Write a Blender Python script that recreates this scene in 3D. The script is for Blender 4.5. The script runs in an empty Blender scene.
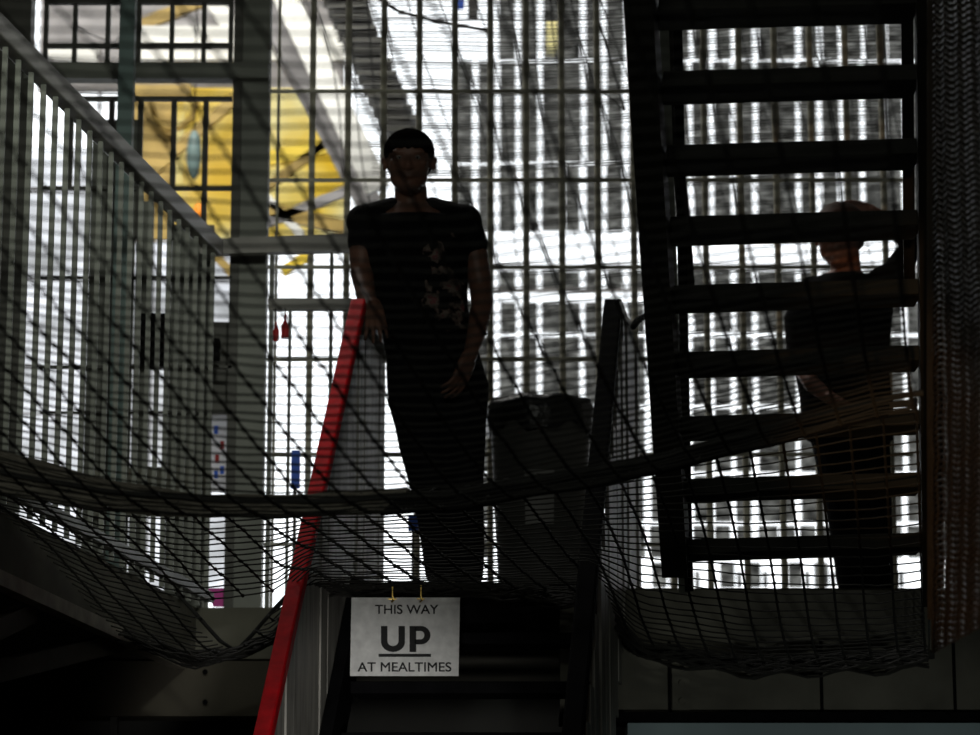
import bpy, bmesh, math, random
from mathutils import Vector, Matrix, noise
random.seed(7)
sc = bpy.context.scene
C = sc.collection
R = math.radians

# ---------------------------------------------------------------- camera, world, lights, exposure
F = 3000.0                       # focal length in pixels of the 980 px frame
PITCH = R(12.0)
EYE = 1.5
cd = bpy.data.cameras.new('camera'); cam = bpy.data.objects.new('camera', cd); C.objects.link(cam)
cam.location = (0, 0, EYE); cam.rotation_euler = (R(90) + PITCH, 0, 0)
cd.sensor_width = 36.0; cd.sensor_fit = 'HORIZONTAL'; cd.lens = 36.0 * F / 980.0
cd.clip_start = 0.1; cd.clip_end = 200
cd.dof.use_dof = True; cd.dof.focus_distance = 10.3; cd.dof.aperture_fstop = 3.2
sc.camera = cam
w = bpy.data.worlds.new('daylight'); sc.world = w; w.use_nodes = True
bg = w.node_tree.nodes['Background']; bg.inputs[0].default_value = (0.93, 0.97, 1.0, 1); bg.inputs[1].default_value = 2.1
sc.view_settings.view_transform = 'Standard'; sc.view_settings.look = 'None'
sc.view_settings.exposure = 0.0; sc.view_settings.gamma = 1.0; sc.view_settings.use_curve_mapping = False

def area(name, loc, target, sx, sy, power, col=(1, 1, 1)):
    l = bpy.data.lights.new(name, 'AREA'); l.shape = 'RECTANGLE'; l.size = sx; l.size_y = sy
    l.energy = power; l.color = col
    o = bpy.data.objects.new(name, l); C.objects.link(o); o.location = loc
    d = Vector(target) - Vector(loc); o.rotation_euler = d.to_track_quat('-Z', 'Y').to_euler()
    return o
def spot(name, loc, target, power, ang, col=(1, 1, 1), blend=.6, r=.1):
    l = bpy.data.lights.new(name, 'SPOT'); l.energy = power; l.color = col; l.spot_size = R(ang); l.spot_blend = blend
    l.shadow_soft_size = r
    o = bpy.data.objects.new(name, l); C.objects.link(o); o.location = loc
    d = Vector(target) - Vector(loc); o.rotation_euler = d.to_track_quat('-Z', 'Y').to_euler()
    return o
# unseen fill lights, added for the far hall and the near hall
area('far_hall_fill', (-2.5, 15.5, 10.5), (-2.5, 21, 5), 5, 2.5, 700, (1, .98, .93))  # added overhead fill for the far yellow structures; the ceiling has no opening
spot('upper_gallery_fill', (-.2, 5.0, 4.6), (-1.7, 12.8, 5.2), 260, 22, (.97, 1.0, .88), .8, .15)  # unseen spot added to lift the upper left frames
area('hall_fill', (-1.0, 2.0, 6.5), (-.4, 12.5, 3.6), 2.0, 1.0, 50, (.97, 1.0, .9))  # added camera-side fill for the foreground
spot('gallery_fill', (-.2, 5.0, 4.6), (-1.95, 12.5, 3.75), 330, 25, (.97, 1.0, .88), .8, .15)  # unseen spot added to brighten the left panels and gallery fascia
spot('low_hall_fill', (2.0, 3.0, .8), (1.2, 11.5, 2.35), 220, 14, (.95, 1.0, .95), .7, .15)  # added low spot that lifts the bottom right fascia and blue channel
spot('stair_fill', (-.3, 6.2, 1.2), (-.50, 10.9, 2.2), 330, 19, (1, .98, .95), .8, .15)  # added spot to brighten the sign, red rail and boards
spot('side_net_fill', (.5, 3.2, .9), (1.18, 7.7, 2.75), 420, 11, (1, .6, .3), .7, .05)  # added warm spot, gives the side netting its golden light

# ---------------------------------------------------------------- pixel -> place on the plane at depth d (metres in front of the camera)
cp, sp = math.cos(PITCH), math.sin(PITCH)
def P(px, py, d):
    x = (px - 490.0) / F; v = (367.5 - py) / F
    t = d / (cp - v * sp)
    return Vector((x * t, d, EYE + (sp + v * cp) * t))
LAND = EYE + 1.59                # top of the landing

# ---------------------------------------------------------------- helpers
def wloc(o):
    v = Vector((0, 0, 0))
    while o is not None:
        v = v + o.location; o = o.parent
    return v
class MB:
    def __init__(s): s.v = []; s.f = []
    def add(s, vs, fs):
        n = len(s.v); s.v += [Vector(q) for q in vs]; s.f += [tuple(n + i for i in f) for f in fs]; return s
    def hexa(s, b, t):           # b, t: four bottom and four top corners, in order
        return s.add(list(b) + list(t), [(3, 2, 1, 0), (4, 5, 6, 7), (0, 1, 5, 4), (1, 2, 6, 5), (2, 3, 7, 6), (3, 0, 4, 7)])
    def box(s, x0, y0, z0, x1, y1, z1):
        return s.hexa([(x0, y0, z0), (x1, y0, z0), (x1, y1, z0), (x0, y1, z0)], [(x0, y0, z1), (x1, y0, z1), (x1, y1, z1), (x0, y1, z1)])
    def slab(s, px0, py0, px1, py1, d, th=.04):      # upright box whose front face spans those image points at depth d
        pm = (py0 + py1) / 2
        a = P(px0, pm, d); b = P(px1, pm, d); zt = P(px0, py0, d).z; zb = P(px0, py1, d).z
        return s.box(a.x, d, zb, b.x, d + th, zt)
    def beam(s, A, B, w_, h_, up=(0, 0, 1)):
        A = Vector(A); B = Vector(B); d = (B - A).normalized(); up = Vector(up)
        if abs(d.dot(up)) > .98: up = Vector((0, 1, 0))
        sx = d.cross(up).normalized(); u = sx.cross(d).normalized()
        c = [(-w_/2, -h_/2), (w_/2, -h_/2), (w_/2, h_/2), (-w_/2, h_/2)]
        return s.hexa([A + sx*p + u*q for p, q in c], [B + sx*p + u*q for p, q in c])
    def tube(s, pts, r, n=6, cap=True, closed=False):
        pts = [Vector(p) for p in pts]; m = len(pts); base = len(s.v)
        rr = r if isinstance(r, (list, tuple)) else [r] * m
        prev = None
        for i, p in enumerate(pts):
            if closed: d = pts[(i+1) % m] - pts[i-1]
            else: d = pts[min(i+1, m-1)] - pts[max(i-1, 0)]
            if d.length < 1e-9: d = Vector((0, 0, 1))
            d.normalize()
            if prev is None: prev = Vector((0, 0, 1)) if abs(d.z) < .9 else Vector((1, 0, 0))
            u = (prev - d * prev.dot(d))
            if u.length < 1e-6: u = d.orthogonal()
            u.normalize(); prev = u; q = d.cross(u)
            for k in range(n):
                a = 2*math.pi*k/n
                s.v.append(p + (u*math.cos(a) + q*math.sin(a)) * rr[i])
        for i in range(m if closed else m-1):
            j = (i+1) % m
            for k in range(n):
                k2 = (k+1) % n
                s.f.append((base+i*n+k, base+i*n+k2, base+j*n+k2, base+j*n+k))
        if cap and not closed:
            s.f.append(tuple(base+k for k in reversed(range(n)))); s.f.append(tuple(base+(m-1)*n+k for k in range(n)))
        return s
    def rings(s, rings, n=24):   # rings: (centre, rx, ry[, power]); stacked elliptical sections, capped
        base = len(s.v)
        for g in rings:
            c, rx, ry = Vector(g[0]), g[1], g[2]; tilt = g[3] if len(g) > 3 else 0
            for k in range(n):
                a = 2*math.pi*k/n
                s.v.append(c + Vector((math.cos(a)*rx, math.sin(a)*ry, math.cos(a)*rx*tilt)))
        m = len(rings)
        for i in range(m-1):
            for k in range(n):
                k2 = (k+1) % n
                s.f.append((base+i*n+k, base+i*n+k2, base+(i+1)*n+k2, base+(i+1)*n+k))
        s.f.append(tuple(base+k for k in reversed(range(n)))); s.f.append(tuple(base+(m-1)*n+k for k in range(n)))
        return s
    def ball(s, c, rx, ry=None, rz=None, rot=None, n=14, m=9):
        ry = rx if ry is None else ry; rz = rx if rz is None else rz; c = Vector(c)
        base = len(s.v); rm = rot or Matrix.Identity(3)
        s.v.append(c + rm @ Vector((0, 0, -rz)))
        for i in range(1, m):
            ph = -math.pi/2 + math.pi*i/m
            for k in range(n):
                a = 2*math.pi*k/n
                s.v.append(c + rm @ Vector((rx*math.cos(ph)*math.cos(a), ry*math.cos(ph)*math.sin(a), rz*math.sin(ph))))
        s.v.append(c + rm @ Vector((0, 0, rz))); top = len(s.v)-1
        for k in range(n):
            k2 = (k+1) % n
            s.f.append((base, base+1+k2, base+1+k))
            for i in range(m-2):
                a0 = base+1+i*n
                s.f.append((a0+k, a0+k2, a0+n+k2, a0+n+k))
            a0 = base+1+(m-2)*n
            s.f.append((a0+k, a0+k2, top))
        return s
    def limb(s, pts, rs, n=14):  # tapered limb with round ends
        s.tube(pts, list(rs), n)
        for p, r in zip(pts, rs): s.ball(p, r, n=12, m=8)
        return s
    def revolve(s, c, prof, n=40):
        c = Vector(c); base = len(s.v)
        for r, z in prof:
            for k in range(n):
                a = 2*math.pi*k/n; s.v.append(c + Vector((r*math.cos(a), r*math.sin(a), z)))
        for i in range(len(prof)-1):
            for k in range(n):
                k2 = (k+1) % n
                s.f.append((base+i*n+k, base+i*n+k2, base+(i+1)*n+k2, base+(i+1)*n+k))
        s.f.append(tuple(base+k for k in reversed(range(n)))); s.f.append(tuple(base+(len(prof)-1)*n+k for k in range(n)))
        return s
def link_mesh(name, me, mat, parent=None):
    o = bpy.data.objects.new(name, me); C.objects.link(o)
    me.materials.clear(); me.materials.append(mat)
    if parent is not None: o.parent = parent
    return o
def obj(name, mb, mat, parent=None, smooth=False, bevel=0, origin=None):
    off = wloc(parent) if parent is not None else Vector((0, 0, 0))
    if parent is None:
        if origin is None:
            xs = [q.x for q in mb.v]; ys = [q.y for q in mb.v]; zs = [q.z for q in mb.v]
            origin = Vector(((min(xs)+max(xs))/2, (min(ys)+max(ys))/2, min(zs)))
        off = Vector(origin)
    me = bpy.data.meshes.new(name); me.from_pydata([q - off for q in mb.v], [], mb.f); me.update()
    if smooth:
        for p in me.polygons: p.use_smooth = True
    o = link_mesh(name, me, mat, parent)
    if parent is None: o.location = off
    if bevel:
        b = o.modifiers.new('b', 'BEVEL'); b.width = bevel; b.segments = 2; b.limit_method = 'ANGLE'
    return o
def tag(o, label, cat, group=None):
    o['label'] = label; o['category'] = cat
    if group: o['group'] = group
    return o
def thing(name, label, cat, loc, group=None):
    o = bpy.data.objects.new(name, None); C.objects.link(o); o.location = loc; o.empty_display_size = .1
    return tag(o, label, cat, group)
def struct(name, mb, mat):
    o = obj(name, mb, mat); o['kind'] = 'structure'; return o

# ---------------------------------------------------------------- materials
def mat(name, col, rough=.6, metal=0, var=.25, scale=6, bump=0, spec=.3, stretch=(1, 1, 1)):
    m = bpy.data.materials.new(name); m.use_nodes = True; nt = m.node_tree; b = nt.nodes['Principled BSDF']
    b.inputs['Roughness'].default_value = rough; b.inputs['Metallic'].default_value = metal
    b.inputs['Specular IOR Level'].default_value = spec
    tc = nt.nodes.new('ShaderNodeTexCoord'); mp = nt.nodes.new('ShaderNodeMapping'); nz = nt.nodes.new('ShaderNodeTexNoise')
    nt.links.new(tc.outputs['Object'], mp.inputs[0]); mp.inputs['Scale'].default_value = stretch
    nt.links.new(mp.outputs[0], nz.inputs['Vector']); nz.inputs['Scale'].default_value = scale; nz.inputs['Detail'].default_value = 5
    r = nt.nodes.new('ShaderNodeValToRGB'); nt.links.new(nz.outputs['Fac'], r.inputs[0])
    r.color_ramp.elements[0].position = .3; r.color_ramp.elements[1].position = .7
    r.color_ramp.elements[0].color = (*[c*(1-var) for c in col], 1); r.color_ramp.elements[1].color = (*[min(1, c*(1+var*.6)) for c in col], 1)
    nt.links.new(r.outputs[0], b.inputs['Base Color'])
    if bump:
        bp = nt.nodes.new('ShaderNodeBump'); bp.inputs['Strength'].default_value = bump; bp.inputs['Distance'].default_value = .01
        nt.links.new(nz.outputs['Fac'], bp.inputs['Height']); nt.links.new(bp.outputs[0], b.inputs['Normal'])
    return m
M = {}
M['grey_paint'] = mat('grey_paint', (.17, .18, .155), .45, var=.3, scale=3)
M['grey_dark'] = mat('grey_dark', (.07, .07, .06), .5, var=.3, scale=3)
M['teal_paint'] = mat('teal_paint', (.13, .19, .18), .45, var=.3, scale=4)
M['rail_paint'] = mat('rail_paint', (.24, .23, .21), .35, var=.2, scale=5)
M['board'] = mat('board', (.36, .35, .31), .55, var=.45, scale=7, stretch=(3, 3, .5))
M['white_plate'] = mat('white_plate', (.5, .5, .47), .5, var=.5, scale=18)
M['black_steel'] = mat('black_steel', (.006, .006, .0065), .8, var=.4, scale=9, spec=.03)
M['tread_steel'] = mat('tread_steel', (.018, .018, .015), .7, var=.3, scale=9, spec=.1)
M['stair_dark'] = mat('stair_dark', (.018, .017, .014), .7, var=.4, scale=5, spec=.1)
M['red'] = mat('red', (.78, .006, .014), .5, var=.3, scale=14, bump=.25, spec=.08)
M['net'] = mat('net', (.032, .031, .027), .7, var=.3, scale=30)
M['net_side'] = mat('net_side', (.028, .021, .014), .4, var=.3, scale=30, spec=.8)
M['rope'] = mat('rope', (.02, .02, .018), .8, var=.3, scale=30)
M['concrete'] = mat('concrete', (.13, .125, .10), .9, var=.35, scale=4, bump=.3)
M['beam_brown'] = mat('beam_brown', (.07, .062, .046), .8, var=.35, scale=3, bump=.3)
M['wall_dark'] = mat('wall_dark', (.05, .05, .045), .9, var=.3, scale=2)
M['floor'] = mat('floor', (.06, .06, .055), .5, var=.3, scale=1.5)
M['blue_steel'] = mat('blue_steel', (.25, .34, .36), .4, var=.2, scale=2)
M['bar'] = mat('bar', (.50, .48, .39), .5, var=.3, scale=8)
M['yellow'] = mat('yellow', (.85, .62, .06), .5, var=.2, scale=2)
M['yellow_pale'] = mat('yellow_pale', (.95, .82, .38), .6, var=.25, scale=2.2)
M['tan'] = mat('tan', (.36, .25, .07), .6, var=.3, scale=4)
M['offwhite'] = mat('offwhite', (.7, .7, .66), .6, var=.25, scale=1.4)
M['midgrey'] = mat('midgrey', (.28, .27, .27), .6, var=.4, scale=3)
M['skin'] = mat('skin', (.17, .085, .058), .5, var=.15, scale=12)
M['skin_light'] = mat('skin_light', (.26, .12, .085), .5, var=.15, scale=12)
M['hair'] = mat('hair', (.006, .005, .0045), .95, var=.3, scale=60, bump=.4, spec=0)
M['stubble'] = mat('stubble', (.11, .06, .045), .7, var=.3, scale=60)
M['trousers'] = mat('trousers', (.008, .008, .010), .9, var=.3, scale=15, bump=.2, spec=.1)
M['shirt2'] = mat('shirt2', (.007, .007, .009), .9, var=.3, scale=15, bump=.2, spec=.1)
M['shoe'] = mat('shoe', (.01, .01, .01), .5)
M['brass'] = mat('brass', (.8, .55, .15), .3, metal=1)
M['pink'] = mat('pink', (.85, .10, .50), .6, var=.1)
M['ink'] = mat('ink', (.006, .006, .006), .6, var=.1)
M['red_object'] = mat('red_object', (.45, .02, .02), .5)
M['blue'] = mat('blue', (.05, .16, .8), .5, var=.1)
M['bin_grey'] = mat('bin_grey', (.06, .06, .055), .55, var=.3, scale=5)
M['liner'] = mat('liner', (.008, .008, .009), .3, var=.2, scale=30, bump=.5)

def sheet(name, col, fac, scale=3, stretch=(1, 1, 1), c2=None):     # sheet that lets part of the daylight through
    m = bpy.data.materials.new(name); m.use_nodes = True; nt = m.node_tree; nt.nodes.clear()
    out = nt.nodes.new('ShaderNodeOutputMaterial'); mix = nt.nodes.new('ShaderNodeMixShader')
    tr = nt.nodes.new('ShaderNodeBsdfTranslucent'); df = nt.nodes.new('ShaderNodeBsdfDiffuse')
    tc = nt.nodes.new('ShaderNodeTexCoord'); mp = nt.nodes.new('ShaderNodeMapping'); nz = nt.nodes.new('ShaderNodeTexNoise')
    mp.inputs['Scale'].default_value = stretch; nz.inputs['Scale'].default_value = scale; nz.inputs['Detail'].default_value = 6
    nt.links.new(tc.outputs['Object'], mp.inputs[0]); nt.links.new(mp.outputs[0], nz.inputs['Vector'])
    r = nt.nodes.new('ShaderNodeValToRGB'); nt.links.new(nz.outputs['Fac'], r.inputs[0])
    r.color_ramp.elements[0].position = .35; r.color_ramp.elements[1].position = .68
    c2 = c2 or [c*.35 for c in col]
    r.color_ramp.elements[0].color = (*c2, 1); r.color_ramp.elements[1].color = (*col, 1)
    nt.links.new(r.outputs[0], tr.inputs[0]); nt.links.new(r.outputs[0], df.inputs[0])
    mix.inputs[0].default_value = fac; nt.links.new(df.outputs[0], mix.inputs[1]); nt.links.new(tr.outputs[0], mix.inputs[2])
    nt.links.new(mix.outputs[0], out.inputs[0]); return m
M['pane_dirty'] = sheet('pane_dirty', (.50, .50, .48), .8, 8, (1, 1, 3.5), (.02, .02, .02))
M['pane_frosted'] = sheet('pane_frosted', (.9, .9, .92), .9, 1.5, (1, 1, 2), (.5, .5, .5))
M['yellow_sheet'] = sheet('yellow_sheet', (1, .96, .72), .92, 2.2, (1, 1, 1), (.92, .72, .16))

def shirt_material():
    m = mat('shirt_print', (.006, .006, .007), .9, var=.3, scale=15, spec=.1)
    nt = m.node_tree; b = nt.nodes['Principled BSDF']; base = [l for l in nt.links if l.to_socket == b.inputs['Base Color']][0].from_socket
    tc = nt.nodes.new('ShaderNodeTexCoord'); sep = nt.nodes.new('ShaderNodeSeparateXYZ'); nt.links.new(tc.outputs['Object'], sep.inputs[0])
    def mth(op, a, bb=None):
        n = nt.nodes.new('ShaderNodeMath'); n.operation = op
        for i, q in enumerate((a, bb)):
            if q is None: continue
            if isinstance(q, (int, float)): n.inputs[i].default_value = q
            else: nt.links.new(q, n.inputs[i])
        return n.outputs[0]
    # printed picture: an irregular patch centred on the chest, front only
    dx = mth('DIVIDE', mth('SUBTRACT', sep.outputs[0], -.055), .115); dz = mth('DIVIDE', mth('SUBTRACT', sep.outputs[2], 1.20), .22)
    rr = mth('SQRT', mth('ADD', mth('MULTIPLY', dx, dx), mth('MULTIPLY', dz, dz)))
    nm2 = nt.nodes.new('ShaderNodeTexNoise'); nm2.inputs['Scale'].default_value = 9; nt.links.new(tc.outputs['Object'], nm2.inputs['Vector'])
    mask = mth('MULTIPLY', mth('LESS_THAN', mth('ADD', rr, mth('MULTIPLY', mth('SUBTRACT', nm2.outputs['Fac'], .4), 2.6)), 1.0), mth('LESS_THAN', sep.outputs[1], -.02))
    nz = nt.nodes.new('ShaderNodeTexNoise'); nz.inputs['Scale'].default_value = 22; nz.inputs['Detail'].default_value = 4
    nt.links.new(tc.outputs['Object'], nz.inputs['Vector'])
    rp = nt.nodes.new('ShaderNodeValToRGB'); cr = rp.color_ramp; nt.links.new(nz.outputs['Fac'], rp.inputs[0])
    cr.elements[0].position = .48; cr.elements[0].color = (.006, .006, .007, 1)
    cr.elements[1].position = .56; cr.elements[1].color = (.18, .13, .11, 1)
    for p, c in ((.60, (.20, .18, .15, 1)), (.66, (.22, .05, .06, 1)), (.74, (.30, .29, .26, 1))):
        e = cr.elements.new(p); e.color = c
    mx = nt.nodes.new('ShaderNodeMix'); mx.data_type = 'RGBA'
    nt.links.new(mask, mx.inputs[0]); nt.links.new(base, mx.inputs[6]); nt.links.new(rp.outputs[0], mx.inputs[7])
    nt.links.new(mx.outputs[2], b.inputs['Base Color'])
    return m
M['shirt_print'] = shirt_material()

# ---------------------------------------------------------------- room shell
struct('floor', MB().box(-6.2, -4, -.1, 6.2, 24.4, 0), M['floor'])
struct('ceiling', MB().box(-6.2, -4, 12, 6.2, 24.4, 12.2), M['wall_dark'])
struct('wall_left', MB().box(-6.2, -4, 0, -6, 24.4, 12), M['wall_dark'])
struct('wall_right', MB().box(6, -4, 0, 6.2, 24.4, 12), M['wall_dark'])
struct('wall_near', MB().box(-6, -4.2, 0, 6, -4, 12), M['wall_dark'])
struct('wall_under_landing', MB().box(-6, 13.75, 0, 6, 13.95, LAND-.2), M['wall_dark'])
# far wall is the window wall: brick up to the sill, brick above
WY = 24.0
struct('wall_far_sill', MB().box(-6, WY, 0, 6, WY+.3, LAND+.05), M['wall_dark'])
struct('wall_far_top', MB().box(-6, WY, 11.2, 6, WY+.3, 12), M['wall_dark'])

# landing slab, with a slot of stairwell in front; side gallery along the left
YAW = math.tan(R(8.9))
def axx(px_x, d0, d): return px_x + YAW*(d-d0)      # moves an x along the direction of the building
lf = MB()
lf.box(-.62, 11.62, LAND-.19, 6, 13.75, LAND)
struct('landing_floor', lf, M['concrete'])
gal = MB()
gx0, gx1 = -1.58, -1.58 + YAW*(12.2-9.65)
def galx(d): return -1.60 + YAW*(d-9.65)
zt, zb = LAND, LAND-.21
gal.hexa([(-6, 4, zb), (galx(4), 4, zb), (galx(12.2), 12.2, zb), (-6, 12.2, zb)], [(-6, 4, zt), (galx(4), 4, zt), (galx(12.2), 12.2, zt), (-6, 12.2, zt)])
struct('gallery_floor', gal, M['concrete'])
lf = MB(); lf.box(-6, 12.2, zb, -.62, 13.75, zt)
struct('landing_floor_left', lf, M['concrete'])

# beams under the landings
bm_ = MB(); bm_.slab(-60, 661, 332, 716, 12.15, .22)
bb = obj('landing_beam', bm_, M['beam_brown']); tag(bb, 'brown painted beam under the left landing with two bolts', 'beam')
for q in (672, 702): obj('bolt', MB().tube([P(205, q, 12.15), P(205, q, 12.13)], .011, 10), M['black_steel'], bb)
obj('joint_strip', MB().slab(110, 716, 117, 760, 12.2, .05), M['grey_dark'], bb)
b2 = MB(); b2.slab(560, 590, 990, 712, 11.5, .12)
bb = obj('landing_fascia', b2, M['concrete']); tag(bb, 'plain dark concrete fascia of the landing under the right stairs', 'fascia')
obj('flange', MB().slab(560, 712, 1010, 722, 11.42, .2), M['black_steel'], bb)
for x0 in (668, 820, 953): obj('joint', MB().slab(x0, 640, x0+3, 712, 11.49, .02), M['black_steel'], bb)
obj('riveted_plate', MB().slab(672, 645, 690, 712, 11.485, .02), M['concrete'], bb)
for q in (668, 683, 701): obj('rivet', MB().tube([P(682, q, 11.49), P(682, q, 11.47)], .012, 10), M['concrete'], bb)
gt = obj('gutter', MB().slab(628, 723, 1010, 790, 11.35, .25), M['blue_steel']); tag(gt, 'pale blue grey steel channel along the bottom right', 'steel channel')
eg = tag(obj('gallery_edge_strip', MB().beam(P(-60, 553, 8.95) , P(182, 664, 12.2), .05, .05), mat('edge_strip', (.34, .31, .25), .7, var=.4, scale=9)), 'pale worn strip along the bottom edge of the left gallery', 'edge strip')
# joist seen under the side gallery
for i, (a, b) in enumerate(((P(-40, 680, 9.5), P(118, 642, 11.3)), (P(-40, 645, 9.0), P(30, 612, 10.2)))):
    tag(obj('gallery_joist', MB().beam(a, b, .05, .07), M['beam_brown']), ['slanting brown joist under the left gallery, the lower one', 'slanting brown joist under the left gallery, the upper one by the frame edge'][i], 'joist', 'joists under the left gallery')

# ---------------------------------------------------------------- far window wall
wn = MB(); pn = MB(); bn = MB()
rows = [(-70, -30), (-28, 59), (61.5, 162), (164.5, 231), (271, 290), (302, 333), (336.5, 405), (408, 472), (475, 522), (525, 558)]
strip0, pitch = 497.0, 21.5
k0 = int((455 - strip0)//pitch)
for k in range(-2, 24):
    x0 = strip0 + pitch*k + 2.6; x1 = x0 + pitch - 5.2
    merged = (k % 5 == 2)        # one slit in five is boarded over
    if merged: x1 += 5.2
    for (y0, y1) in rows:
        if k < -0 and y0 < 0: continue
        pn.slab(x0 + random.uniform(-1, 1), y0, x1 + random.uniform(-1, 1), y1, WY-.02, .02)
for k in range(0, 12):           # lowest row: small dark panes set apart in the white light
    x0 = 610 + k*34 + (8 if k % 2 else 0)
    pn.slab(x0, 562, x0+15, 588, WY-.02, .02)
    pn.slab(x0+17, 571, x0+22, 588, WY-.02, .02)
    bn.slab(x0-3, 590, x0+14, 596, WY-.02, .02)
bn.slab(490, 264, 1000, 269, WY-.06, .04); bn.slab(490, 288, 1000, 292, WY-.06, .04)
struct('window_1', pn, M['pane_dirty']); struct('window_1_frame', bn, M['midgrey'])
fw = MB()                        # mullions of the open left half
for x in (20, 92, 150): fw.slab(x, 60, x+3, 560, WY, .05)
for y in (188, 277, 365, 412): fw.slab(-30, y, 260, y+2.5, WY, .05)
struct('window_2_frame', fw, M['midgrey'])
struct('window_2', MB().slab(-40, 150, 262, 600, WY+.2, .01), M['pane_frosted'])

# ---------------------------------------------------------------- far hall: yellow stage, truss, far stair
def rod(parent, top): obj('suspension_wire', MB().tube([top, Vector((top.x, top.y, 12))], .006, 5), M['black_steel'], parent)
t = canopy = thing('yellow_canopy', 'bright yellow canopy structure with tan braces far behind the bars', 'canopy', P(230, 260, 20))
obj('sheeting', MB().slab(136, 88, 345, 236, 20.0, .02), M['yellow_sheet'], t)
obj('pale_sheet', MB().slab(183, 98, 233, 238, 19.85, .02), sheet('pale_sheet', (1, .98, .85), .92, 2.5, (1, 1, 1), (.95, .85, .4)), t)
obj('side_board', MB().slab(126, 92, 174, 240, 19.9, .03), M['tan'], t)
for (a, b, wd) in (((134, 188), (236, 98), .075), ((250, 200), (342, 132), .06), ((262, 160), (352, 142), .10)):
    obj('brace', MB().beam(P(*a, 19.7), P(*b, 19.7), .05, wd), M['tan'] if wd < .1 else M['yellow'], t)
arc = [P(152 + 48*math.sin(a), 100 + 32*(1-math.cos(a))*.5 + 12, 19.75) for a in [i*math.pi/12 for i in range(-6, 7)]]
obj('arched_brace', MB().tube([P(150, 98, 19.8), P(155, 118, 19.8), P(166, 128, 19.8), P(180, 128, 19.8), P(192, 118, 19.8), P(197, 100, 19.8)], .022, 8), M['tan'], t)
obj('eaves_board', MB().slab(132, 84, 190, 95, 19.6, .05), M['tan'], t)
obj('soffit', MB().slab(140, 26, 345, 60, 20.3, .05), M['offwhite'], t)
hs = tag(obj('hanging_sack', MB().ball(P(194, 155, 18.8), .05, .05, .17), M['teal_paint']), 'blurred dark teal upright object before the yellow canopy', 'hanging object')
rod(hs, P(194, 140, 18.8))
t = thing('roof_frame', 'white and tan sloping roof frame behind the upper left bars', 'roof frame', P(150, 70, 20.8))
obj('wall_sheet', MB().slab(40, -40, 345, 92, 21.2, .03), M['midgrey'], t)
for (a, b, wd, mm) in (((130, 30), (235, -12), .09, 'tan'), ((160, 48), (182, 60), .05, 'offwhite'), ((186, 40), (232, 36), .10, 'tan'), ((45, 52), (98, 56), .10, 'offwhite'), ((205, -10), (240, 40), .12, 'offwhite'), ((75, 20), (118, 40), .09, 'midgrey'), ((186, 85), (200, 96), .05, 'offwhite')):
    obj('rafter', MB().beam(P(*a, 20.7), P(*b, 20.7), .06, wd), M[mm], t)
t = thing('far_staircase', 'pale sloping staircase far behind the bars, descending to the right', 'staircase', P(350, 180, 18.5))
obj('stringer', MB().beam(P(268, -40, 18.6), P(378, 190, 18.6), .06, .16, (1, 0, 0)), M['offwhite'], t)
obj('stringer', MB().beam(P(252, -20, 18.9), P(370, 205, 18.9), .06, .17, (1, 0, 0)), M['midgrey'], t)
for i in range(16):
    x = 322 + i*5.0 - (i*.0); y = -8 + i*11.2
    obj('tread', MB().slab(x, y, x+40, y+3.2, 17.6, .25), M['grey_dark'], t)
    obj('riser', MB().slab(x+2, y+4, x+30, y+7.5, 17.8, .02), M['midgrey'], t)
obj('underside', MB().beam(P(355, -15, 18.0), P(402, 160, 18.0), .05, .11, (1, 0, 0)), M['grey_dark'], t)
t = thing('low_yellow_scaffold', 'yellow and grey scaffold seen low through the bars beside the man', 'scaffold', P(300, 300, 18))
for (a, b, wd, mm) in (((262, 225), (350, 190), .06, 'midgrey'), ((268, 210), (345, 228), .09, 'tan'), ((255, 185), (302, 236), .05, 'offwhite'), ((282, 272), (310, 255), .06, 'yellow'), ((206, 245), (236, 278), .05, 'tan'), ((175, 215), (205, 236), .07, 'tan')):
    obj('tube', MB().beam(P(*a, 18), P(*b, 18), .05, wd), M[mm], t)
hq = tag(obj('hanging_sign', MB().slab(454, -4, 464, 8, 16.2, .02), M['blue']), 'tiny blue sign hanging high above the man', 'sign')
rod(hq, P(459, -2, 16.21))
hq = tag(obj('hanging_board', MB().slab(468, -12, 478, 17, 16.4, .03), M['wall_dark']), 'dark board hanging high beside the tiny blue sign', 'board')
rod(hq, P(473, -10, 16.41))
hq = tag(obj('hanging_light', MB().slab(547, 20, 557, 48, 21, .2), M['yellow_pale'], None), 'pale yellow fitting high behind the bars, left of the stairs', 'light fitting')
rod(hq, P(552, 22, 21.1))
obj('orange_lamp', MB().ball(P(199, 212, 19.68), .035, .035, .07), mat('orange', (.95, .28, .02), .5), canopy)

# ---------------------------------------------------------------- upper safety net, far above the landing
def interp(tab, x):
    if x <= tab[0][0]: return tab[0][1]
    for (a, va), (b, vb) in zip(tab, tab[1:]):
        if x <= b: return va + (vb-va)*(x-a)/(b-a)
    return tab[-1][1]
def catmull(tab, x):
    n = len(tab)
    if x <= tab[0][0]: return tab[0][1]
    if x >= tab[-1][0]: return tab[-1][1]
    for i in range(n-1):
        if x <= tab[i+1][0]:
            t_ = (x-tab[i][0])/(tab[i+1][0]-tab[i][0])
            def sl(j):
                if j <= 0 or j >= n-1: 
                    j = max(0, min(n-2, j)); return (tab[j+1][1]-tab[j][1])/(tab[j+1][0]-tab[j][0])
                return (tab[j+1][1]-tab[j-1][1])/(tab[j+1][0]-tab[j-1][0])
            h = tab[i+1][0]-tab[i][0]; m0 = sl(i)*h; m1 = sl(i+1)*h
            return (2*t_**3-3*t_**2+1)*tab[i][1] + (t_**3-2*t_**2+t_)*m0 + (-2*t_**3+3*t_**2)*tab[i+1][1] + (t_**3-t_**2)*m1
up = MB()
N = 105
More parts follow.
